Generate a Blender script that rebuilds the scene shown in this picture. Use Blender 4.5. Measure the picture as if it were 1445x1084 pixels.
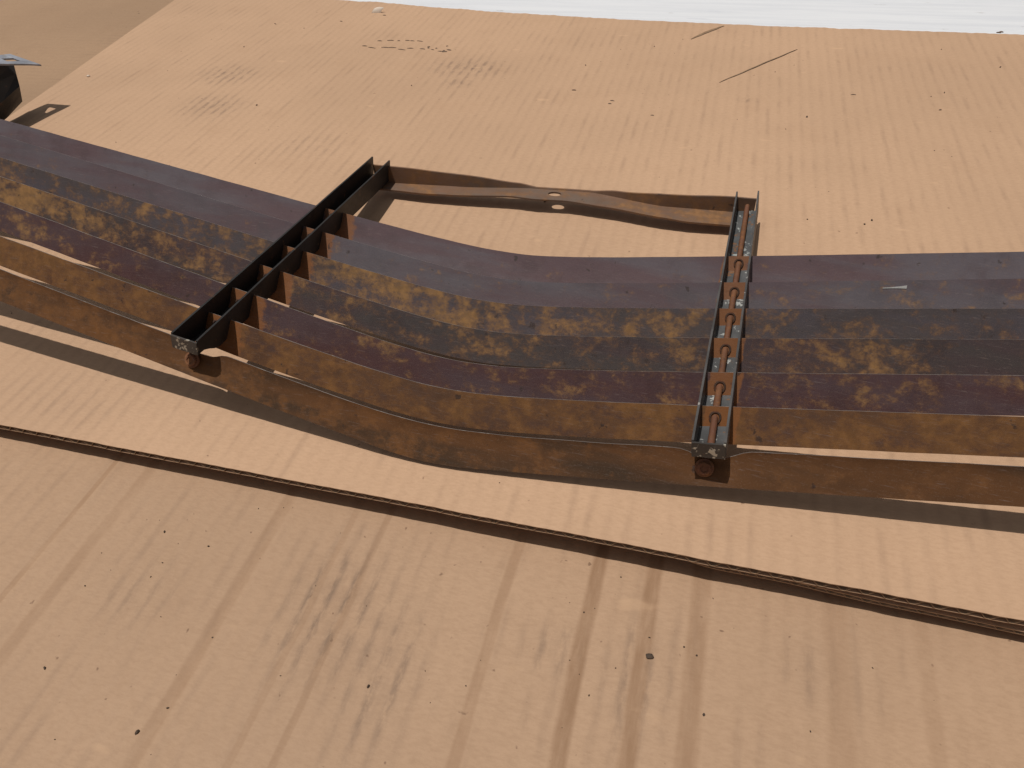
import bpy, bmesh, math, random
from mathutils import Vector, Matrix, Euler, noise
for o in list(bpy.data.objects): bpy.data.objects.remove(o)
scene = bpy.context.scene; COL = scene.collection
random.seed(7)

# ------------------------------------------------------------------ camera
cam_d = bpy.data.cameras.new('camera'); cam = bpy.data.objects.new('camera', cam_d); COL.objects.link(cam)
RC = ((0.964739, 0.258059, -0.051815), (0.142421, -0.677352, -0.721741), (-0.221349, 0.688912, -0.690221))
rx, dn, fw = (Vector(r).normalized() for r in RC)
M = Matrix((rx, -dn, -fw)).transposed().to_4x4(); M.translation = (0, 0, 0.24624)
cam.matrix_world = M
cam_d.sensor_fit = 'HORIZONTAL'; cam_d.sensor_width = 36; cam_d.lens = 1028.4 / 1445 * 36
cam_d.clip_start = 0.01; cam_d.clip_end = 100
scene.camera = cam
# ------------------------------------------------------------------ light
SUN = Vector((-0.20, -0.10, 1)).normalized()
world = bpy.data.worlds.new('World'); scene.world = world; world.use_nodes = True
wn = world.node_tree.nodes; wl = world.node_tree.links
sky = wn.new('ShaderNodeTexSky'); sky.sky_type = 'NISHITA'; sky.sun_disc = False
sky.sun_elevation = math.asin(SUN.z); sky.sun_rotation = math.atan2(SUN.x, SUN.y)
sky.dust_density = 3.0; sky.air_density = .8
hs = wn.new('ShaderNodeHueSaturation'); hs.inputs['Saturation'].default_value = .15; wl.new(sky.outputs[0], hs.inputs['Color'])
wl.new(hs.outputs[0], wn['Background'].inputs[0]); wn['Background'].inputs[1].default_value = 0.05
sd = bpy.data.lights.new('sun', 'SUN'); sd.energy = 3.2; sd.angle = math.radians(0.55); sd.color = (1, 0.95, 0.88)
so = bpy.data.objects.new('sun', sd); COL.objects.link(so); so.rotation_euler = SUN.to_track_quat('Z', 'Y').to_euler()
so.location = SUN * 2
scene.render.engine = 'CYCLES'
vs = scene.view_settings; vs.view_transform = 'Standard'; vs.look = 'None'; vs.exposure = -0.05; vs.gamma = 1; vs.use_curve_mapping = False

# ------------------------------------------------------------------ helpers
def obj(name, bm, mat, parent=None, smooth=True, **props):
    me = bpy.data.meshes.new(name)
    bmesh.ops.recalc_face_normals(bm, faces=bm.faces)
    bm.to_mesh(me); bm.free()
    if smooth:
        for p in me.polygons: p.use_smooth = True
        me.set_sharp_from_angle(angle=math.radians(35))
    o = bpy.data.objects.new(name, me); COL.objects.link(o); me.materials.append(mat)
    if parent: o.parent = parent
    for k, v in props.items(): o[k] = v
    return o
def empty(name, loc, **props):
    o = bpy.data.objects.new(name, None); COL.objects.link(o); o.location = loc; o.empty_display_size = .02
    for k, v in props.items(): o[k] = v
    return o
def sstep(a, b, x):
    t = min(1, max(0, (x - a) / (b - a))); return t * t * (3 - 2 * t)
def lerp_table(tab, x):
    if x <= tab[0][0]: return tab[0][1:]
    for a, b in zip(tab, tab[1:]):
        if x <= b[0]:
            t = (x - a[0]) / (b[0] - a[0]); t = t * t * (3 - 2 * t) * .4 + t * .6
            return tuple(p + (q - p) * t for p, q in zip(a[1:], b[1:]))
    return tab[-1][1:]
def grid_solid(bm, P, Q):
    """closed sheet between two equal grids of points P (front) and Q (back)"""
    n, m = len(P), len(P[0])
    A = [[bm.verts.new(p) for p in r] for r in P]; B = [[bm.verts.new(p) for p in r] for r in Q]
    for i in range(n - 1):
        for j in range(m - 1):
            bm.faces.new((A[i][j], A[i+1][j], A[i+1][j+1], A[i][j+1]))
            bm.faces.new((B[i][j], B[i][j+1], B[i+1][j+1], B[i+1][j]))
    rim = []
    for i in range(n - 1):
        rim.append(bm.faces.new((A[i][0], B[i][0], B[i+1][0], A[i+1][0]))); bm.faces.new((A[i][m-1], A[i+1][m-1], B[i+1][m-1], B[i][m-1]))
    for j in range(m - 1):
        bm.faces.new((A[0][j], A[0][j+1], B[0][j+1], B[0][j])); bm.faces.new((A[n-1][j], B[n-1][j], B[n-1][j+1], A[n-1][j+1]))
    return rim

class Mat:
    def __init__(s, name):
        s.m = bpy.data.materials.new(name); s.m.use_nodes = True; s.t = s.m.node_tree; s.b = s.t.nodes['Principled BSDF']
        s.co = s.n('ShaderNodeTexCoord').outputs['Object']
    def n(s, t, **kw):
        nd = s.t.nodes.new(t)
        for k, v in kw.items(): setattr(nd, k, v)
        return nd
    def put(s, sock, v):
        if v is None: return
        if hasattr(v, 'is_output'): s.t.links.new(v, sock)
        elif isinstance(v, (tuple, list)) and len(v) == 3 and len(sock.default_value) == 4: sock.default_value = (*v, 1)
        else: sock.default_value = v
    def math(s, op, a, b=None, c=None, clamp=False):
        nd = s.n('ShaderNodeMath', operation=op, use_clamp=clamp)
        for i, v in enumerate((a, b, c)): s.put(nd.inputs[i], v)
        return nd.outputs[0]
    def map(s, scale=(1, 1, 1), loc=(0, 0, 0), rot=(0, 0, 0), src=None):
        nd = s.n('ShaderNodeMapping'); s.put(nd.inputs[0], src or s.co); s.put(nd.inputs['Location'], loc); s.put(nd.inputs['Rotation'], rot); s.put(nd.inputs['Scale'], scale)
        return nd.outputs[0]
    def noise(s, scale, detail=4, rough=.55, vec=None, dist=0):
        nd = s.n('ShaderNodeTexNoise'); s.put(nd.inputs['Vector'], vec or s.co); nd.inputs['Scale'].default_value = scale
        nd.inputs['Detail'].default_value = detail; nd.inputs['Roughness'].default_value = rough; nd.inputs['Distortion'].default_value = dist
        return nd.outputs[0]
    def ramp(s, v, a, b):
        nd = s.n('ShaderNodeMapRange', interpolation_type='SMOOTHSTEP'); s.put(nd.inputs[0], v); s.put(nd.inputs[1], a); s.put(nd.inputs[2], b)
        return nd.outputs[0]
    def mix(s, f, a, b, mode='MIX'):
        nd = s.n('ShaderNodeMix', data_type='RGBA', blend_type=mode); s.put(nd.inputs[0], f); s.put(nd.inputs[6], a); s.put(nd.inputs[7], b)
        return nd.outputs[2]
    def sep(s, v=None):
        nd = s.n('ShaderNodeSeparateXYZ'); s.put(nd.inputs[0], v or s.co); return nd.outputs
    def bump(s, h, strength, dist):
        nd = s.n('ShaderNodeBump'); nd.inputs['Strength'].default_value = strength; nd.inputs['Distance'].default_value = dist; s.put(nd.inputs['Height'], h)
        s.t.links.new(nd.outputs[0], s.b.inputs['Normal'])
    def done(s, col, rough, metal=0., spec=.5):
        s.put(s.b.inputs['Base Color'], col); s.put(s.b.inputs['Roughness'], rough); s.put(s.b.inputs['Metallic'], metal); s.put(s.b.inputs['Specular IOR Level'], spec)
        return s.m

PITCH = 0.008
def cardboard_mat(name, base, seed, streak=.5, smudges=(), axis=0, grime=.35, flute_shade=.02, bands=()):
    s = Mat(name); off = (seed * 3.1, seed * 1.7, 0)
    st = (70, 22, 6) if axis == 0 else (22, 70, 6)
    c = s.mix(s.ramp(s.noise(5, 3, vec=s.map(loc=off)), .3, .7), tuple(v * .93 for v in base), tuple(v * 1.05 for v in base))
    c = s.mix(s.math('MULTIPLY', s.ramp(s.noise(26, 4, vec=s.map(loc=off)), .5, .75), .28), c, (base[0] * .86, base[1] * .83, base[2] * .8))
    # paper fibre grain
    fib = s.noise(900, 3, .7, vec=s.map(scale=(1, .35, 1) if axis else (.35, 1, 1)))
    mot = s.noise(420, 4, .7, vec=s.map(scale=(.5, 1, 1) if axis == 0 else (1, .5, 1), loc=off))
    c = s.mix(s.math('MULTIPLY', s.ramp(mot, .40, .72), .19), c, (base[0] * .74, base[1] * .70, base[2] * .66))
    c = s.mix(s.math('MULTIPLY', s.ramp(fib, .35, .75), .28), c, (base[0] * .66, base[1] * .62, base[2] * .58))
    # grime rubbed onto the flute crests, in interrupted streaks, with flute shading painted in as well
    x = s.sep()[axis]
    ph = s.math('FRACT', s.math('DIVIDE', x, PITCH))
    crest = s.ramp(s.math('ABSOLUTE', s.math('SUBTRACT', ph, .5)), .34, .02)
    brk = s.ramp(s.noise(1, 5, .65, vec=s.map(scale=st, loc=off)), .45, .78)
    g = s.math('MULTIPLY', s.math('MULTIPLY', crest, brk), grime)
    c = s.mix(g, c, (base[0] * .40, base[1] * .38, base[2] * .40))
    c = s.mix(s.math('MULTIPLY', crest, flute_shade), c, (base[0] * .45, base[1] * .42, base[2] * .42))  # unbroken crest lines: flute shading put into the colour
    # rubbed dirty patches
    for (px, py, r, ry, k) in smudges:
        v = s.n('ShaderNodeVectorMath', operation='LENGTH'); s.put(v.inputs[0], s.map(loc=(-px / r, -py / ry, 0), scale=(1 / r, 1 / ry, 0)))
        f = s.math('MULTIPLY', s.ramp(v.outputs['Value'], 1., .1), s.ramp(s.noise(1, 5, .65, vec=s.map(scale=(260, 90, 1), loc=(px * 40, 0, 0))), .34, .66))
        f = s.math('MULTIPLY', f, s.math('ADD', s.math('MULTIPLY', crest, .75), .25))
        c = s.mix(s.math('MULTIPLY', f, k), c, (base[0] * .32, base[1] * .33, base[2] * .38))
    # crushed flutes: matted, dirt-filled paper, with the dents' shade painted in
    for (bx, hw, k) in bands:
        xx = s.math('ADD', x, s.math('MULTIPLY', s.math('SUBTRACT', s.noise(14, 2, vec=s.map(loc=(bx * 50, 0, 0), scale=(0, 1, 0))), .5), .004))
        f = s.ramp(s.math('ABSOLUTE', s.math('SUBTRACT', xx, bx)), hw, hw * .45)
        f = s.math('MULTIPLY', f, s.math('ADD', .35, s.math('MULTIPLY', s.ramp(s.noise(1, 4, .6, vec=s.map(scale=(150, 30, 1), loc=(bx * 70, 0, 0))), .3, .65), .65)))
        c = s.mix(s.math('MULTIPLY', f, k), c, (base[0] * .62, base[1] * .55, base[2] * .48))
    # pale scuffs and dark flecks
    c = s.mix(s.math('MULTIPLY', s.ramp(s.noise(38, 2, vec=s.map(scale=(1, 2.2, 1), loc=(seed, 9, 0))), .68, .78), .35), c, (min(.8, base[0] * 1.25), base[1] * 1.25, base[2] * 1.2))
    c = s.mix(s.math('MULTIPLY', s.ramp(s.noise(230, 2, .5, vec=s.map(loc=off)), .73, .79), .7), c, (base[0] * .35, base[1] * .3, base[2] * .28))
    h = s.math('ADD', s.math('MULTIPLY', fib, .4), s.math('MULTIPLY', s.noise(120, 4), .6))
    s.bump(h, .35, .0006)
    return s.done(c, .68, 0, .3)

KRAFT = (.49, .318, .203)
m_main = cardboard_mat('kraft_cardboard', KRAFT, 1.0, smudges=(
    (-.447, .594, .050, .035, .75), (-.42, .526, .045, .035, .7), (-.225, .637, .055, .035, .8), (-.223, .601, .022, .014, .8), (-.30, .47, .05, .03, .35),
    (.02, .60, .012, .01, .5), (-.29, .19, .06, .03, .25)), grime=.32, flute_shade=.05)
m_front = cardboard_mat('worn_kraft_cardboard', (.405, .264, .168), 2.0, smudges=((-.12, .12, .035, .05, .7), (-.09, .10, .02, .05, .6), (-.03, .125, .02, .02, .45), (.0, .12, .02, .04, .5), (.06, .14, .02, .02, .3), (-.2, .11, .03, .03, .3)), grime=.30, flute_shade=.0,
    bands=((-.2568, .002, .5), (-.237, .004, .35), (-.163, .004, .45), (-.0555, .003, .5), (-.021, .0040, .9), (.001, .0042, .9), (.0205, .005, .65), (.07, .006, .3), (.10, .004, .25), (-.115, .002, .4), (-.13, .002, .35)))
m_left = cardboard_mat('dull_kraft_cardboard', (.34, .22, .135), 3.0, axis=1, grime=.2, smudges=((-.62, .68, .06, .03, .4),))
m_flute = cardboard_mat('fluting_paper', (.40, .27, .17), 4.0, grime=0, flute_shade=0)

def rust_mat(name, base, alt, dens, ochre=(.30, .155, .045), spotscale=85., rough=(.42, .8), umber=(.13, .058, .022), seed=0., streaky=1., spec=.5, umb=.35, chan_rust=True):
    """dens: list of (u metres, 0..1) rust density along the slat"""
    s = Mat(name); lo = (seed * 1.3, seed * .7, seed * .4)
    along = s.map(scale=(9, 60, 60), loc=lo)
    c = s.mix(s.ramp(s.noise(1, 3, .6, vec=along), .38, .64), base, alt)
    c = s.mix(s.math('MULTIPLY', s.ramp(s.noise(55, 5, .65, vec=s.map(loc=lo)), .45, .7), .5), c, tuple(v * .62 for v in base))
    u = s.sep()[0]
    cr = s.n('ShaderNodeValToRGB'); s.put(cr.inputs[0], s.math('DIVIDE', s.math('ADD', u, .45), .77))
    el = cr.color_ramp.elements
    while len(el) > 1: el.remove(el[0])
    for i, (uu, dv) in enumerate(dens):
        e = el[0] if i == 0 else el.new(0.5)
        e.position = (uu + .45) / .77; e.color = (dv, dv, dv, 1)
    d = cr.outputs[0]
    n0 = s.noise(spotscale * .28, 2, .5, vec=s.map(loc=(seed, 4, 2)))
    n1 = s.math('ADD', s.math('MULTIPLY', s.noise(spotscale, 5, .62, vec=s.map(loc=lo, scale=(.8, 1, 1)), dist=.3), .8), s.math('MULTIPLY', n0, .25))
    n2 = s.noise(spotscale * 3.1, 5, .7, vec=s.map(loc=lo, scale=(.8, 1, 1)))
    nn = s.math('ADD', s.math('MULTIPLY', n1, .66), s.math('MULTIPLY', n2, .34))
    v = s.math('ADD', nn, s.math('MULTIPLY', s.math('SUBTRACT', d, .5), .30))
    um = s.math('MULTIPLY', s.ramp(v, .44, .58), umb)
    c = s.mix(um, c, umber)
    om = s.math('MULTIPLY', s.ramp(v, .495, .655), .72)
    c = s.mix(om, c, s.mix(s.ramp(s.noise(240, 3), .35, .7), ochre, tuple(q * .62 for q in ochre)))
    for uc, hi, lo_ in ((-.1125, .0145, .006), (.1197, .0088, .0055)):     # rust grown where the slats pass through the channels
        near = s.ramp(s.math('ABSOLUTE', s.math('SUBTRACT', u, uc)), hi, lo_)
        near = s.ramp(s.math('ADD', near, s.math('MULTIPLY', s.math('SUBTRACT', s.math('ADD', s.math('MULTIPLY', nn, .5), s.math('MULTIPLY', s.noise(140, 4, .65), .5)), .5), 3.2)), .42, .85)
        c = s.mix(s.math('MULTIPLY', near, .9 if chan_rust else 0.), c, (.20, .078, .026))
    # dark pits and scuffs, fine speckle
    c = s.mix(s.math('MULTIPLY', s.ramp(s.noise(150, 3, .6, vec=s.map(loc=(3 + seed, 2, 1))), .66, .73), .8), c, (.03, .018, .015))
    c = s.mix(s.math('MULTIPLY', s.ramp(s.noise(1, 3, .7, vec=s.map(scale=(150, 1600, 1600), loc=lo)), .56, .8), .35), c, (.22, .18, .17))
    c = s.mix(s.math('MULTIPLY', s.ramp(s.noise(1500, 2, .6), .55, .8), .25), c, (.20, .14, .10))
    r = s.math('ADD', s.math('MULTIPLY', om, rough[1] - rough[0]), s.math('ADD', rough[0], s.math('MULTIPLY', s.noise(300, 3), .16)))
    s.bump(s.math('ADD', s.math('MULTIPLY', nn, .6), s.math('MULTIPLY', s.noise(900, 4, .7), .5)), .35, .0004)
    return s.done(c, r, 0, spec)
PUR = (.062, .036, .040); BLU = (.060, .050, .060); MAR = (.060, .026, .027); BRN = (.100, .044, .017); DKB = (.045, .027, .016)
slat_mats = [
    rust_mat('patina_a', (.092, .054, .062), (.100, .084, .098), ((-.42, .12), (-.25, .10), (-.12, .12), (-.05, .10), (.02, .28), (.1, .2), (.2, .3), (.3, .25)), seed=1, umb=.2, spotscale=120., spec=.75),
    rust_mat('patina_b', (.094, .080, .092), (.084, .052, .060), ((-.42, .2), (-.25, .15), (-.12, .15), (-.05, .12), (.02, .35), (.1, .12), (.2, .22), (.3, .38)), seed=2, umb=.25, spotscale=120., spec=.7),
    rust_mat('patina_c', (.056, .044, .044), BLU, ((-.42, .4), (-.3, .5), (-.2, .42), (-.12, .45), (-.07, .72), (-.01, .78), (.05, .33), (.1, .12), (.2, .1), (.3, .15)), seed=3, umb=.45, spotscale=95.),
    rust_mat('patina_d', (.052, .032, .034), (.046, .036, .035), ((-.42, .8), (-.27, .78), (-.2, .5), (-.12, .4), (-.05, .36), (.0, .4), (.04, .05), (.1, .05), (.2, .2), (.3, .4)), seed=4, umb=.5, spotscale=100.),
    rust_mat('patina_e', MAR, PUR, ((-.42, .5), (-.27, .5), (-.2, .3), (-.12, .32), (-.05, .25), (.0, .15), (.04, .1), (.1, .12), (.2, .25), (.3, .4)), seed=5, umb=.4, spotscale=115.),
    rust_mat('patina_f', (.095, .048, .026), (.070, .038, .030), ((-.42, .8), (-.25, .75), (-.12, .6), (-.05, .72), (.02, .6), (.1, .5), (.2, .55), (.3, .6)), seed=6, umb=.7, spec=.25, ochre=(.20, .092, .028)),
    rust_mat('patina_front', BRN, DKB, ((-.42, .6), (-.25, .5), (-.12, .45), (-.05, .5), (.02, .45), (.1, .35), (.2, .3), (.3, .2)), seed=7, umb=.8, chan_rust=False, spec=.2, rough=(.6, .85), ochre=(.17, .072, .022)),
]
m_rod = rust_mat('rusty_rod', (.17, .062, .028), (.12, .045, .022), ((-.42, .5), (.3, .5)), spotscale=120, ochre=(.27, .11, .04), seed=11, rough=(.7, .9), chan_rust=False, umb=.6)
m_bracket = rust_mat('rusty_bracket', (.165, .088, .052), (.125, .088, .066), ((-.42, .4), (-.1, .5), (.0, .25), (.1, .6), (.3, .6)), spotscale=60, ochre=(.27, .13, .045), seed=13, rough=(.6, .85), chan_rust=False)

def paint_mat(name, col, chip, amount, rough=.42, rust=(.14, .06, .025), rusty=.3, seed=0.):
    s = Mat(name); lo = (seed, seed * 2, 0)
    c = s.mix(s.ramp(s.noise(70, 4, vec=s.map(loc=lo)), .35, .7), col, tuple(v * 1.7 for v in col))
    c = s.mix(s.math('MULTIPLY', s.ramp(s.noise(95, 5, .65, vec=s.map(loc=lo)), .60, .68), rusty), c, rust)
    ch = s.ramp(s.noise(210, 4, .65, vec=s.map(loc=(lo[0] + 5, lo[1], 1))), .70 - amount * .3, .73 - amount * .3)
    c = s.mix(ch, c, chip)
    s.bump(s.noise(500, 4, .6), .3, .0003)
    return s.done(c, s.math('ADD', rough, s.math('MULTIPLY', s.noise(200, 3), .25)), s.math('MULTIPLY', ch, .5), .5)
m_black = paint_mat('black_paint', (.013, .012, .012), (.16, .10, .06), .12, seed=1)
m_worn = paint_mat('worn_black_paint', (.05, .047, .046), (.38, .36, .34), .22, seed=2, rough=.4, rusty=.55)
m_zinc = paint_mat('chipped_zinc', (.060, .062, .064), (.52, .54, .52), .34, seed=3, rough=.35, rusty=1., rust=(.2, .09, .035))
m_end = paint_mat('chipped_end', (.03, .025, .022), (.42, .39, .33), .52, seed=4, rough=.45, rusty=.8)
m_gap_ring = paint_mat('gap_ring_dark', (.045, .022, .013), (.13, .05, .025), .5, seed=9, rough=.8, rusty=.6)  # near-black colour standing for the shade in the rod holes
m_edge = paint_mat('worn_edge', (.16, .14, .13), (.48, .45, .42), .5, seed=8, rough=.35, rusty=.7)
m_tab = paint_mat('grey_steel', (.20, .21, .24), (.35, .34, .33), .2, seed=5, rough=.38, rusty=.15)

# ------------------------------------------------------------------ setting
s = Mat('concrete'); cc = s.mix(s.noise(20, 5), (.22, .21, .20), (.33, .31, .29)); s.bump(s.noise(200, 5), .4, .002); m_ground = s.done(cc, .9)
bm = bmesh.new(); bmesh.ops.create_grid(bm, x_segments=2, y_segments=2, size=4, matrix=Matrix.Translation((0, 0, -.0245)))
obj('ground', bm, m_ground, kind='structure')

def fbm(x, y, z=0, s=1): return noise.noise(Vector((x * s, y * s, z)))
def far_edge(x):
    return lerp_table([(-.70, .842), (-.50, .822), (-.388, .811), (-.30, .798), (-.226, .789), (-.1, .779), (.043, .774), (.251, .7735), (.6, .772)], x)[0] + .0022 * fbm(x, 0, 3, 45) + .0012 * fbm(x, 0, 7, 160)
def near_y(x): return .1668 + .0007 * fbm(x, 0, 1, 14) + .0003 * fbm(x, 2, 1, 70)
LE = [(-.56, .15), (-.594, .469), (-.616, .538), (-.6268, .621), (-.6346, .76), (-.64, .9)]     # left cut edge

def cut_left(bm, line):
    (x0, y0), (x1, y1) = line
    n = Vector((y1 - y0, -(x1 - x0), 0)).normalized()
    if n.x > 0: n = -n
    bmesh.ops.bisect_plane(bm, geom=bm.verts[:] + bm.edges[:] + bm.faces[:], plane_co=(x0, y0, 0), plane_no=n, clear_outer=True)

def corrugated(name, mats, x0, x1, y0f, y1f, ztop, thick, root_props, relief, cut=None, dx=.001, rows=46, pitch=PITCH, phase=0., crush=None, liner=.00032):
    root = empty(name, (0, 0, 0), **root_props)
    nx = int((x1 - x0) / dx)
    # top liner
    def sheet(zf, lin, part, mat, dxx, rws, y_in=0.):
        bm = bmesh.new(); n = int((x1 - x0) / dxx); P = []; Q = []
        for i in range(n + 1):
            x = x0 + (x1 - x0) * i / n; a = y0f(x) + y_in; b = y1f(x); rp = []; rq = []
            for j in range(rws + 1):
                t = j / rws; y = a + (b - a) * t; z = zf(x, y)
                rp.append((x, y, z)); rq.append((x, y, z - lin))
            P.append(rp); Q.append(rq)
        grid_solid(bm, P, Q)
        if cut: cut_left(bm, cut)
        return obj(part, bm, mat, root)
    cz = crush or (lambda x: 0.)
    top = lambda x, y: ztop(x, y) + relief(x, y)
    sheet(top, liner, 'top_liner', mats[0], dx, rows)
    sheet(lambda x, y: ztop(x, y) - thick + liner + cz(x), liner, 'bottom_liner', mats[2], .004, 8, .0002)
    # wavy fluting between the liners
    amp = lambda x: (thick - 2 * liner - cz(x)) / 2 - .0001
    def fz(x, y):
        a = amp(x); t = (x / pitch + phase + .18 * fbm(x, 0, 11, 30)) * 2 * math.pi
        w = max(-1, min(1, 1.25 * math.sin(t)))
        return ztop(x, y) - liner - .0001 - a + a * w * .97
    sheet(fz, .00025, 'fluting', mats[1], pitch / 12, 4, .00015)
    return root
def main_relief(x, y):
    a = .00005 * (1 + .8 * fbm(x, y, 5, 9))
    return a * math.sin(2 * math.pi * (x / PITCH - .25)) + .0002 * fbm(x, y, 2, 12)
main = corrugated('cardboard_sheet', (m_main, m_flute, m_main), -.66, .50, near_y, far_edge, lambda x, y: -.0017 * math.exp(-((x + .1) / .09) ** 2 - ((y - .325) / .055) ** 2), .0037,
    dict(label='large tan corrugated cardboard sheet carrying the rusty grille', category='cardboard'), main_relief, cut=((-.588, .44), (-.6346, .76)),
    crush=lambda x: .0012 * sstep(.15, .45, fbm(x, 0, 21, 9)) )
# worn sheet in front, lower, with crushed flutes
CREASE = [(-.2568, .0030, .0005), (-.237, .0045, .0003), (-.163, .0045, .0003), (-.0555, .0040, .0004), (-.021, .0060, .0004), (.001, .0060, .0004), (.0205, .0065, .0004), (.09, .007, .0003), (-.30, .005, .0003)]
def front_z(x, y): return -.0125 - (x + .317) * .0085 + .0006 * fbm(x, y, 4, 6)
def front_relief(x, y):
    z = .00006 * math.sin(2 * math.pi * x / PITCH)
    for c, w, dpt in CREASE:
        q = (x - c - .0012 * fbm(c * 50, y, 0, 14)) / w
        if abs(q) < 1.6:
            z -= dpt * math.exp(-q * q * 2.2) * (.75 + .5 * fbm(c * 90, y, 1, 18))
    return z
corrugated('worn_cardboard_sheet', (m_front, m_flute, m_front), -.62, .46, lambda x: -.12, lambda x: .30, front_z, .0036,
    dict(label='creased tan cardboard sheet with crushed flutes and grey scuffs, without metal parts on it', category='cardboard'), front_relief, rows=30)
# thin sheet between them, its edge showing towards the right
def mid_z(x, y): return -.0046 - max(0, x + .02) * .022
corrugated('thin_cardboard_sheet', (m_main, m_flute, m_main), -.10, .48, lambda x: .1685 + .012 * sstep(.03, -.05, x) - .0012 * sstep(.02, .14, x) + .0006 * fbm(x, 0, 9, 30), lambda x: .24, mid_z, .0026,
    dict(label='thin brown cardboard sheet sandwiched below the large sheet, only its edge showing', category='cardboard'), lambda x, y: 0., dx=.004, rows=6, pitch=.0064, phase=.3)
# duller sheet under the left edge of the large one (flutes run the other way)
def left_z(x, y): return -.0052 - max(0, -.62 - x) * .017
corrugated('dull_cardboard_sheet', (m_left, m_flute, m_left), -1.25, -.54, lambda x: .30, lambda x: 1.15, left_z, .0036,
    dict(label='duller brown cardboard sheet under the slanting side edge of the large sheet', category='cardboard'), lambda x, y: .0001 * math.sin(y / PITCH * 2 * math.pi) + .0004 * fbm(x, y, 0, 7), dx=.01, rows=420)

# torn slits, flap and perforations of the large sheet
s = Mat('torn_paper'); m_torn = s.done(s.mix(s.noise(300, 3), (.24, .15, .09), (.42, .29, .18)), .85)
s = Mat('pale_torn_paper'); m_pale = s.done(s.mix(s.noise(300, 3), (.55, .45, .36), (.70, .62, .54)), .85)
s = Mat('tear_brown'); m_tear = s.done(s.mix(s.noise(500, 2), (.05, .035, .025), (.20, .13, .085)), .9)
s = Mat('slit_dark'); m_slit = s.done((.05, .03, .02), .9)
def slit(a, b, w, lift):
    a = Vector((*a, 0)); b = Vector((*b, 0)); t = (b - a).normalized(); n = Vector((-t.y, t.x, 0)); N = 22; P = []; Q = []; bm = bmesh.new()
    for i in range(N + 1):
        k = i / N; f = math.sin(math.pi * min(1, k * .96 + .04)) ** .7; p = a + (b - a) * k + n * .0006 * fbm(k * 6, a.x * 30)
        r = [p + n * (-w * .1) + Vector((0, 0, .0002)), p + n * w * .45 * f + Vector((0, 0, .0003 + lift * .55 * f)), p + n * w * f + Vector((0, 0, .0004 + lift * f))]
        P.append(r); Q.append([q - Vector((0, 0, .00025)) for q in r])
    grid_solid(bm, P, Q); obj('slit_lip', bm, m_torn, main)
    bm = bmesh.new(); P = []; Q = []
    for i in range(N + 1):
        k = i / N; f = math.sin(math.pi * k) ** .6; p = a + (b - a) * k + n * .0006 * fbm(k * 6, a.x * 30)
        r = [p - n * (.0001 + .0004 * f), p + n * .0001]
        P.append([q + Vector((0, 0, .00035)) for q in r]); Q.append([q + Vector((0, 0, -.0004)) for q in r])
    grid_solid(bm, P, Q); obj('slit', bm, m_slit, main)

slit((-.0035, .631), (.059, .7147), .0005, .0004)
slit((-.0352, .7297), (-.0072, .7696), .0011, .0011)
bm = bmesh.new()                                   # little flap torn up from the surface
P = []; Q = []
for i in range(5):
    k = i / 4; base = Vector((-.3775 + .010 * k, .7745 + .0015 * k, .0002)); tip = Vector((-.3735 + .010 * k,   .7790 - .001 * k, .0042 + .001 * math.sin(k * 3)))
    r = [base.lerp(tip, t) + Vector((0, 0, .0012 * math.sin(t * 3.1))) for t in (0, .35, .7, 1)]
    P.append(r); Q.append([q - Vector((0, 0, .0003)) for q in r])
grid_solid(bm, P, Q); obj('torn_flap', bm, m_pale, main)
bm = bmesh.new(); rr = random.Random(3)            # two rows of staple-like tears
def flake(bm, x, y, l, w, h, ang, z0=0.):
    c, sn = math.cos(ang), math.sin(ang); P = []; Q = []
    for i in range(4):
        k = i / 3; f = math.sin(math.pi * (.12 + .76 * k)); row = []
        for j in (-1, 0, 1):
            a = (k - .5) * l; b = j * w * .5 * f
            row.append((x + a * c - b * sn, y + a * sn + b * c, z0 + .0002 + (h * f if j == 1 else h * .3 * f if j == 0 else 0)))
        P.append(row); Q.append([(q[0], q[1], z0 - .0003) for q in row])
    grid_solid(bm, P, Q)
for i in range(9):
    flake(bm, -.343 + i * .0098 + rr.uniform(-.002, .002), .678 - i * .0006 + rr.uniform(-.003, .003), rr.uniform(.003, .010), rr.uniform(.0004, .0010), .0005, rr.uniform(-.35, .2))
for i in range(6):
    flake(bm, -.334 + i * .0085 + rr.uniform(-.002, .002), .695 + rr.uniform(-.004, .003), rr.uniform(.002, .007), .0006, .0005, rr.uniform(-.3, .2))
for i in range(7): flake(bm, -.268 + rr.uniform(-.012, .012), .676 + rr.uniform(-.012, .014), rr.uniform(.002, .005), .0013, .0006, rr.uniform(-.5, .5))
for x, y in ((-.375, .79), (-.36, .768), (.2315, .776), (.234, .778), (-.086, .577), (-.085, .583), (-.12, .60), (.10, .62), (-.4, .745), (-.47, .73), (.16, .60), (-.05, .56)): flake(bm, x, y, rr.uniform(.002, .005), rr.uniform(.0005, .0009), .0005, rr.uniform(-.6, .4))
obj('tear_mark', bm, m_tear, main, kind='stuff')

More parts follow.
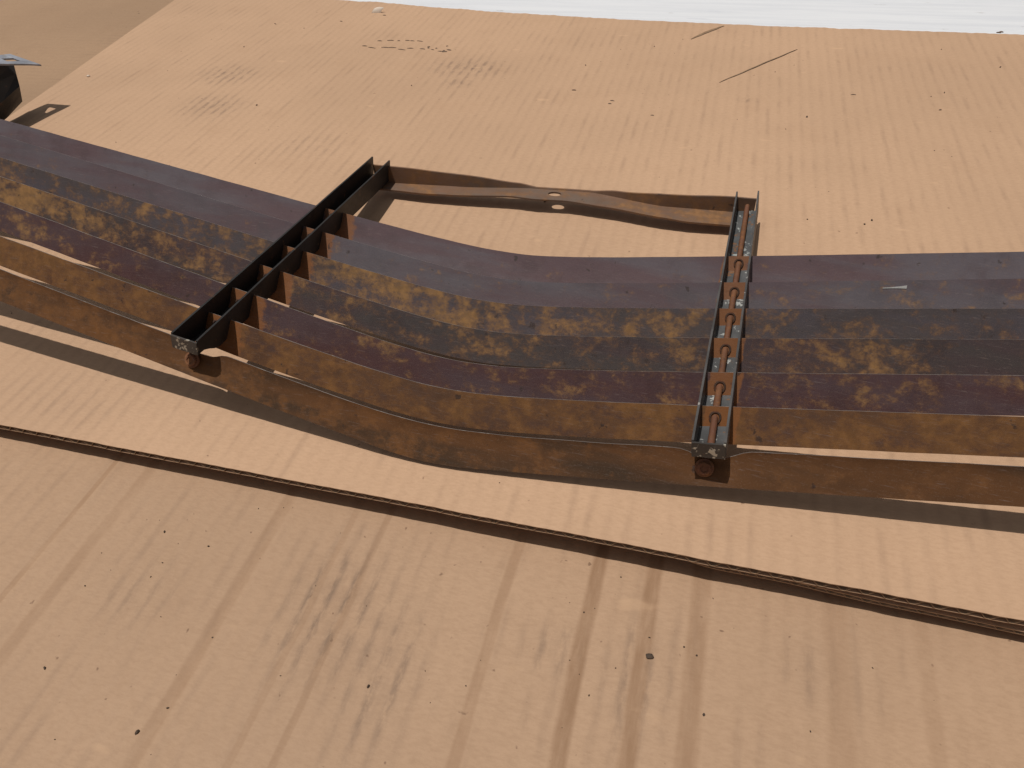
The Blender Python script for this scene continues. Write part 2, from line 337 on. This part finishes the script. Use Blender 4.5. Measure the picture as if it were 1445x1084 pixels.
# white painted board showing behind the ragged far edge
s = Mat('white_paint')
c = s.mix(s.ramp(s.noise(1, 5, .65, vec=s.map(scale=(5, 70, 5))), .35, .7), (.70, .715, .745), (.62, .64, .68))
c = s.mix(s.math('MULTIPLY', s.ramp(s.noise(30, 5, .65, vec=s.map(scale=(.5, 2, 1))), .60, .72), .5), c, (.55, .57, .62))
c = s.mix(s.math('MULTIPLY', s.ramp(s.noise(140, 3, vec=s.map(scale=(.4, 1, 1))), .70, .76), .6), c, (.35, .33, .31))
s.bump(s.noise(1, 4, .6, vec=s.map(scale=(25, 300, 25))), .3, .0008); m_white = s.done(c, .5)
bm = bmesh.new(); wb = bmesh.ops.create_cube(bm, size=1, matrix=Matrix.Translation((.2, .985, -.01455)) @ Matrix.Rotation(-.055, 4, 'Z') @ Matrix.Diagonal((1.4, .50, .0197, 1)))
bmesh.ops.bevel(bm, geom=bm.edges[:], offset=.002, segments=2, affect='EDGES')
obj('white_board', bm, m_white, label='white painted board under the ragged far edge of the large cardboard sheet', category='board')

# ------------------------------------------------------------------ grille
GO = Vector((-.10134, .22255, .01595)); yaw, tilt, roll = -.00992, -.07102, .05005
GR = Matrix.Rotation(yaw, 3, 'Z') @ Matrix.Rotation(tilt, 3, 'X') @ Matrix.Rotation(roll, 3, 'Y')
TH = .55728; VC = .04                                # slat lean; centre of the empty along v
grille = empty('car_grille', GO + GR @ Vector((0, VC, -.0145)), label='rusty V-bent car grille of seven long slats lying on the large cardboard sheet', category='car grille')
grille.rotation_euler = GR.to_euler()
OFF = Vector((0, -VC, .0145))
def L(u, v, w): return Vector((u, v, w)) + OFF       # grille frame -> local coordinates of the empty
GINV = (Matrix.Translation(GO + GR @ Vector((0, VC, -.0145))) @ GR.to_4x4()).inverted()
def WL(p): return GINV @ Vector(p)
#        v         left      right    round   drop   width
SL = [(.11472, .10602, .17020, .0320, 0, .0160), (.08670, .12244, .17482, .03, 0, .0155), (.06360, .12494, .16926, .03, 0, .0160), (.03782, .14338, .17347, .03, 0, .0160),
      (.01089, .16078, .17860, .03, 0, .0160), (-.00905, .14916, .16354, .0305, 0, .0160), (-.02746, .15970, .15607, .0337, .00624, .01552)]
LEAN = Vector((0, math.sin(TH), math.cos(TH))); NRM = Vector((0, -math.cos(TH), math.sin(TH)))
UL, UR = -.1164, .1197
def slat_top(k, u):
    b, aL, aR, e, dd, w = SL[k]
    q = .5 + .5 * math.tanh(u / e); r = math.hypot(u, e) * ((1 - q) * math.tan(aL) + q * math.tan(aR))
    return L(u, b + r * math.sin(TH), r * math.cos(TH) - dd)
slats = []
TS = (0, .05, .15, .35, .6, .85, .95, 1)
for k in range(7):
    w = SL[k][5]; P = []; Q = []; bm = bmesh.new(); N = 240
    for i in range(N + 1):
        u = -.43 + .73 * i / N; t0 = slat_top(k, u); rp = []; rq = []
        notch = 0.
        if k == 6:
            for c in (UL + .001, UR - .001): notch += .0042 * math.exp(-abs((u - c) / .0095) ** 3)
        ww = w * (1 - ((.04, .065, .085)[k - 3] * sstep(-.09, -.16, u) if 2 < k < 6 else 0) + (.035 * sstep(.08, .14, u) if k in (3, 4) else 0)) + (.0014 * math.exp(-(u / .03) ** 2) if k == 6 else 0)
        wob = .0002 * fbm(u, k * 3.7, 0, 11) + .00012 * fbm(u, k * 3.7, 5, 50)
        for t in TS:
            lip = -.0002 * math.sin(math.pi * t) + (.0005 * (max(0, .12 - t) / .12) if k == 6 else 0)
            p = t0 - LEAN * (notch + (ww - notch) * t + .00012 * fbm(u, t, k, 60)) + NRM * (lip + wob * (1.2 - t * .6) - notch * .5 * (1 - t))
            rp.append(p + NRM * .00042); rq.append(p - NRM * .00042)
        P.append(rp); Q.append(rq)
    for f in grid_solid(bm, P, Q): f.material_index = 1
    sl = obj('slat', bm, slat_mats[k], grille); sl.data.materials.append(m_edge)
    slats.append(sl)
    if k == 6: sl['label'] = 'notched rusty brown front slat'

CW, HC, HB = .01217, .00623, -.0075; V0, V1 = -.02587, .19217
def alp(sg, v): return (.11438 - .34601 * (v - .1)) if sg < 0 else (.17379 + .10196 * (v - .1))
def chan(sg, side, v, h):
    A = alp(sg, v); u0 = (UL - .00266 * (v - .1)) if sg < 0 else (UR + .03159 * (v - .1))
    w0 = abs(u0) * math.tan(A) * math.cos(TH)
    t = Vector((math.cos(A), 0, sg * math.sin(A))); n = Vector((-sg * math.sin(A), 0, math.cos(A)))
    q = Vector((u0, 0, w0)) + t * side + n * h
    return L(q.x, v, q.z)
def hb(v): return HB + (.0062 * (1 - sstep(V0 + .002, V0 + .015, v)))
for sg in (-1, 1):
    NV = 60; th = .00045
    vs_ = [V0 + (V1 - V0) * i / NV for i in range(NV + 1)]
    ch = None
    bm = bmesh.new()
    for sd in (-1, 1):
        P = []; Q = []
        for v in vs_:
            wob = .00015 * fbm(v, sg * 3 + sd, 0, 40)
            hs = [hb(v) + (HC - hb(v)) * j / 5 for j in range(6)]
            P.append([chan(sg, sd * CW / 2 + th + wob, v, h) for h in hs]); Q.append([chan(sg, sd * CW / 2 - th + wob, v, h) for h in hs])
        grid_solid(bm, P, Q)
    ch = obj('support_channel', bm, m_black if sg < 0 else m_worn, grille)
    bm = bmesh.new(); P = []; Q = []
    for v in vs_:
        r = [-CW / 2 + th + (CW - 2 * th) * j / 4 for j in range(5)]
        P.append([chan(sg, x, v, hb(v) + .0010) for x in r]); Q.append([chan(sg, x, v, hb(v) + .0001) for x in r])
    grid_solid(bm, P, Q); obj('channel_base', bm, m_black if sg < 0 else m_zinc, ch)
    bm = bmesh.new(); P = []; Q = []                  # folded end plate
    for j in range(7):
        h = hb(V0) - .0005 + (HC - .0003 - hb(V0)) * j / 6
        r = [-CW / 2 - th * .5 + (CW + th) * i / 6 for i in range(7)]
        P.append([chan(sg, x, V0 - .0009 + .0003 * fbm(x, h, sg, 300), h) for x in r]); Q.append([chan(sg, x, V0 - .00005, h) for x in r])
    grid_solid(bm, P, Q); obj('end_plate', bm, m_end, ch)
    # threaded rod running through all slats
    bm = bmesh.new(); rings = []; n = 520; R0 = .00155
    for i in range(n + 1):
        v = V0 + .004 + (V1 + .0035 - V0 - .004) * i / n
        c = chan(sg, .0004 * fbm(v, sg, 0, 8), v, -.0036); rad = R0 * (1.0 if i % 2 else .82) * (1 + .14 * fbm(v, 3, sg, 160))
        if i > n - 4: rad *= math.sqrt(max(.05, (n - i) / 4))
        rings.append([bm.verts.new(c + Vector((math.cos(a) * rad, 0, math.sin(a) * rad))) for a in [2 * math.pi * q / 9 for q in range(9)]])
    for a, b in zip(rings, rings[1:]):
        for q in range(9): bm.faces.new((a[q], a[(q + 1) % 9], b[(q + 1) % 9], b[q]))
    bm.faces.new(rings[0][::-1]); bm.faces.new(rings[-1]); obj('threaded_rod', bm, m_rod, grille)
    # bolt through the front slat
    u = (UL if sg < 0 else UR) + (-.0030 if sg < 0 else -.0036)
    c = slat_top(6, u) - LEAN * .0078 + NRM * .0001
    Rm = Matrix((Vector((1, 0, 0)), LEAN, NRM)).transposed().to_4x4(); Rm.translation = c
    bm = bmesh.new(); prof = [(.0, .0004), (.0042, .0004), (.0043, .0012), (.0033, .0013)]
    def lathe(bm, prof, seg, Mx):
        rg = [[bm.verts.new(Mx @ Vector((r * math.cos(2 * math.pi * q / seg), r * math.sin(2 * math.pi * q / seg), z))) for q in range(seg)] for r, z in prof if r > 0]
        for a, b in zip(rg, rg[1:]):
            for q in range(seg): bm.faces.new((a[q], a[(q + 1) % seg], b[(q + 1) % seg], b[q]))
        bm.faces.new(rg[0][::-1]); bm.faces.new(rg[-1])
    lathe(bm, [(.0037, -.0004), (.0038, .0007), (.0026, .0009)], 22, Rm)
    wsh = obj('bolt', bm, m_rod, grille, label='rusty bolt with washer on the front slat')
    bm = bmesh.new(); Rh = Rm @ Matrix.Rotation(.3 + sg * .2, 4, 'Z')
    lathe(bm, [(.0028, .0009), (.00285, .0017), (.0024, .0022), (.0017, .0022), (.0015, .0017)], 12, Rh); obj('bolt_head', bm, m_rod, wsh)

# dark rings added in place of the shaded hole gaps around the rods
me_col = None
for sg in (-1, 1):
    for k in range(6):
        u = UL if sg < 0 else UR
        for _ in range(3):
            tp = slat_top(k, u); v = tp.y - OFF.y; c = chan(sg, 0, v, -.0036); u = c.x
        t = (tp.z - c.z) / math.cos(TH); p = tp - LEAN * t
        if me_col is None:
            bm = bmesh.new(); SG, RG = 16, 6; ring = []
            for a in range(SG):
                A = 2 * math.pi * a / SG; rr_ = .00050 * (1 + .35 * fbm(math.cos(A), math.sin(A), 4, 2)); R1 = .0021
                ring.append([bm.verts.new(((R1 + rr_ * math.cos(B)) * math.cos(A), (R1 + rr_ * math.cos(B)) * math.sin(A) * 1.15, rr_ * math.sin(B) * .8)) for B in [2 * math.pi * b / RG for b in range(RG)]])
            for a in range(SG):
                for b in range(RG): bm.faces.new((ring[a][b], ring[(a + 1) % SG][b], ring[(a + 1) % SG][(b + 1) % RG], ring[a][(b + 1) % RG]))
            co = obj('hole_gap_ring', bm, m_gap_ring, slats[k]); me_col = co.data
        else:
            co = bpy.data.objects.new('hole_gap_ring', me_col); COL.objects.link(co); co.parent = slats[k]
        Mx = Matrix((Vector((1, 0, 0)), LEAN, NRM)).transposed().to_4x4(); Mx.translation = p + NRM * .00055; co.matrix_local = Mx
s = Mat('bare_steel'); m_bare = s.done(s.mix(s.noise(900, 2), (.75, .74, .72), (.5, .48, .45)), .3, .6)
bm = bmesh.new(); P = []; Q = []                    # bright scratch in the second slat
for i in range(9):
    kx = i / 8; u = .1885 + .0105 * kx; wd = .0002 + .0006 * kx ** 2; tp = slat_top(1, u) - LEAN * (.0037 - .0004 * kx)
    r = [tp + LEAN * wd + NRM * .00062, tp - LEAN * wd + NRM * .00062]; P.append(r); Q.append([q - NRM * .0003 for q in r])
grid_solid(bm, P, Q); obj('scratch', bm, m_bare, slats[1])

# mounting bracket joining the far ends of the channels
FOLD = [(-0.2211, 0.4128, 0.0073), (-0.2083, 0.4128, 0.0073), (-0.1566, 0.4143, 0.008), (-0.1111, 0.4169, 0.0097), (-0.0736, 0.4184, 0.0097), (-0.0256, 0.4106, 0.0087), (0.017, 0.4136, 0.0073), (0.0302, 0.4136, 0.0073)]
NEAR = [(-0.2211, 0.4038, 0.0073), (-0.2094, 0.4038, 0.0073), (-0.1815, 0.4024, 0.0075), (-0.1622, 0.4029, 0.008), (-0.1208, 0.4051, 0.0097), (-0.107, 0.4041, 0.0097), (-0.0852, 0.4054, 0.0097), (-0.059, 0.4029, 0.0092), (-0.0242, 0.3975, 0.0087), (-0.0091, 0.3968, 0.0078), (0.0166, 0.3981, 0.0073), (0.0302, 0.3981, 0.0073)]
HGT = [(-.2200, .0115), (-.2073, .0115), (-.1558, .0080), (-.120, .0028), (-.108, .0004), (-.072, .0004), (-.055, .0035), (-.0255, .0075), (.0169, .0095), (.0300, .0095)]
TK = .0012; xs = [-.2200 + .2490 * i / 120 for i in range(121)]
hx, hy_, hrx, hry = -.0946, .4125, .0043, .0026
bm = bmesh.new(); ix0 = max(i for i, x in enumerate(xs) if x < hx - .006); ix1 = min(i for i, x in enumerate(xs) if x > hx + .006)
def pl(x, t):
    ny, nz = lerp_table(NEAR, x); fy, fz_ = lerp_table(FOLD, x); return Vector((x, ny + (fy - ny) * t, nz + (fz_ - nz) * t))
UPZ = Vector((0, 0, TK))
for seg in (xs[:ix0 + 1], xs[ix1:]):
    P = [[WL(pl(x, j / 6)) for j in range(7)] for x in seg]; Q = [[WL(pl(x, j / 6) - UPZ) for j in range(7)] for x in seg]
    grid_solid(bm, P, Q)
loop = [pl(xs[ix0], j / 6) for j in range(7)] + [pl(x, 1) for x in xs[ix0 + 1:ix1]] + [pl(xs[ix1], 1 - j / 6) for j in range(7)] + [pl(x, 0) for x in reversed(xs[ix0 + 1:ix1])]
def inner(p):
    a = math.atan2((p.y - hy_) / hry, (p.x - hx) / hrx); q = Vector((hx + hrx * math.cos(a), hy_ + hry * math.sin(a), p.z)); q.z = pl(q.x, .5).z; return q
ol = [bm.verts.new(WL(p)) for p in loop]; il = [bm.verts.new(WL(inner(p))) for p in loop]
ob = [bm.verts.new(WL(p - UPZ)) for p in loop]; ib = [bm.verts.new(WL(inner(p) - UPZ)) for p in loop]
n = len(loop)
for i in range(n):
    j = (i + 1) % n
    bm.faces.new((ol[i], ol[j], il[j], il[i])); bm.faces.new((ob[i], ib[i], ib[j], ob[j])); bm.faces.new((il[i], il[j], ib[j], ib[i]))
    bm.faces.new((ol[i], ob[i], ob[j], ol[j]))
bmesh.ops.remove_doubles(bm, verts=bm.verts, dist=.00001)
br = obj('mounting_bracket', bm, m_bracket, grille, label='rusty bracket strip with a slotted hole joining the two channels')
bm = bmesh.new(); P = []; Q = []
for x in xs:
    p = pl(x, 1); h = lerp_table(HGT, x)[0] + .0002 * fbm(x, 0, 0, 60)
    P.append([WL(p + Vector((0, .0002 * j, -TK + (h + TK) * j / 4))) for j in range(5)]); Q.append([WL(p + Vector((0, TK + .0002 * j, -TK + (h + TK) * j / 4))) for j in range(5)])
grid_solid(bm, P, Q); obj('bracket_flange', bm, m_bracket, br)

# ------------------------------------------------------------------ dark bracket at the left
lb = empty('metal_bracket', (-.575, .41, 0), label='dark folded metal bracket with a slotted grey tab, standing beside the grille', category='bracket')
LB = Vector((-.575, .41, 0))
bm = bmesh.new()
def tab_pt(a, t):      # a along the strip from the tip towards the camera, t across from right (0) to left (1)
    R_ = lerp_table([(0, -.560, .5055, .0362), (.2, -.562, .4965, .0400), (.5, -.5645, .4865, .0436), (1, -.5667, .4745, .0478), (3, -.575, .4275, .0645)], a)
    L_ = lerp_table([(0, -.5865, .5050, .0440), (.2, -.588, .5015, .0448), (.5, -.590, .495, .0462), (1, -.5925, .486, .0488), (3, -.6015, .438, .0655)], a)
    return Vector(R_).lerp(Vector(L_), t) - LB
AS = [0, .08, .16, .25, .62, 1, 1.6, 2.3, 3]; T_ = [0, .15, .30, .62, .82, 1]
UPT = Vector((0, 0, .0014)); vt = {}; vb = {}
for i, a in enumerate(AS):
    for j, t in enumerate(T_): p = tab_pt(a, t); vt[i, j] = bm.verts.new(p); vb[i, j] = bm.verts.new(p - UPT)
hole = {(3, 2)}
for i in range(len(AS) - 1):
    for j in range(len(T_) - 1):
        if (i, j) in hole:
            q = ((i, j), (i + 1, j), (i + 1, j + 1), (i, j + 1))
            for x, y in zip(q, q[1:] + q[:1]): bm.faces.new((vt[x], vt[y], vb[y], vb[x]))
            continue
        bm.faces.new((vt[i, j], vt[i+1, j], vt[i+1, j+1], vt[i, j+1])); bm.faces.new((vb[i, j], vb[i, j+1], vb[i+1, j+1], vb[i+1, j]))
I, J = len(AS) - 1, len(T_) - 1
for i in range(I):
    for j in (0, J): bm.faces.new((vt[i, j], vb[i, j], vb[i+1, j], vt[i+1, j]))
for j in range(J):
    for i in (0, I): bm.faces.new((vt[i, j], vt[i, j+1], vb[i, j+1], vb[i, j]))
obj('tab', bm, m_tab, lb, label='pale grey tab with a slot')
bm = bmesh.new()       # folded dark web below the tab: upper face and lower return
prof = [(.497, .0405, .0262, .4835, .0090), (.47, .0480, .0225, .462, .0040), (.44, .0585, .0170, .436, .0005), (.40, .0600, .0120, .40, .0004)]
P = []; Q = []
for (yt, zt, zm, ym, zb) in prof:
    a, b, c = Vector((-.5785, yt, zt)), Vector((-.5690, ym, zm)), Vector((-.584, ym + .008, zb))
    r = [a, a.lerp(b, .5), b, b.lerp(c, .5), c]; P.append([p - LB for p in r]); Q.append([p - LB + Vector((-.0014, .0004, 0)) for p in r])
grid_solid(bm, P, Q); obj('web', bm, m_black, lb, smooth=False)

# ------------------------------------------------------------------ small litter
s = Mat('grit'); m_grit = s.done(s.mix(s.noise(400, 2), (.02, .017, .015), (.10, .06, .035)), .8)
def crumb(bm, p, r, rg):
    Mx = Matrix.Translation(p) @ Euler((rg.random() * 6, rg.random() * 6, rg.random() * 6)).to_matrix().to_4x4() @ Matrix.Diagonal((r * rg.uniform(.6, 1.5), r * rg.uniform(.6, 1.2), r * rg.uniform(.4, .8), 1))
    bmesh.ops.create_icosphere(bm, subdivisions=1, radius=1, matrix=Mx)
def front_at(x, y): return front_z(x, y) + front_relief(x, y)
rg = random.Random(21)
bm = bmesh.new()
for i in range(85):
    x, y = rg.uniform(-.30, .13), rg.uniform(.03, .162); r = rg.choice((.00018, .00025, .0003, .00045, .0006)) * rg.uniform(.7, 1.2)
    crumb(bm, Vector((x, y, front_at(x, y) + r * .4)), r, rg)
for x, y, r in ((-.1674, .0599, .0009), (-.2086, .137, .0007), (.0205, .1351, .0006), (-.2169, .0717, .0006)): crumb(bm, Vector((x, y, front_at(x, y) + r * .4)), r, rg)
for i in range(110):
    x = rg.uniform(-.55, .22); y = rg.uniform(.17, .74); r = rg.choice((.0002, .0003, .0004, .0007)) * rg.uniform(.7, 1.3)
    crumb(bm, Vector((x, y, r * .4)), r, rg)
obj('grit', bm, m_grit, smooth=False, kind='stuff', label='dark grit and rust crumbs scattered over the cardboard', category='grit')
def chip(name, x, y, z, sx, sy, sz, rot, mat, label, cat, seed):
    g = random.Random(seed); bm = bmesh.new()
    bmesh.ops.create_icosphere(bm, subdivisions=2, radius=1)
    for v in bm.verts: v.co *= 1 + .28 * fbm(v.co.x * 1.3 + seed, v.co.y * 1.3, v.co.z)
    bmesh.ops.transform(bm, matrix=Matrix.Diagonal((sx, sy, sz, 1)), verts=bm.verts)
    o = obj(name, bm, mat, smooth=False, label=label, category=cat); o.location = (x, y, z + sz * .7); o.rotation_euler = (0, 0, rot)
chip('pebble', .0038, .1305, front_at(.0038, .1305), .0016, .0011, .0007, .2, m_grit, 'dark grey stone flake lying on the creased cardboard sheet', 'pebble', 3)
chip('paper_crumb', -.583, .571, 0, .0016, .0013, .0009, .2, m_pale, 'tiny white paper crumb on the large sheet near its slanting edge', 'crumb', 5)
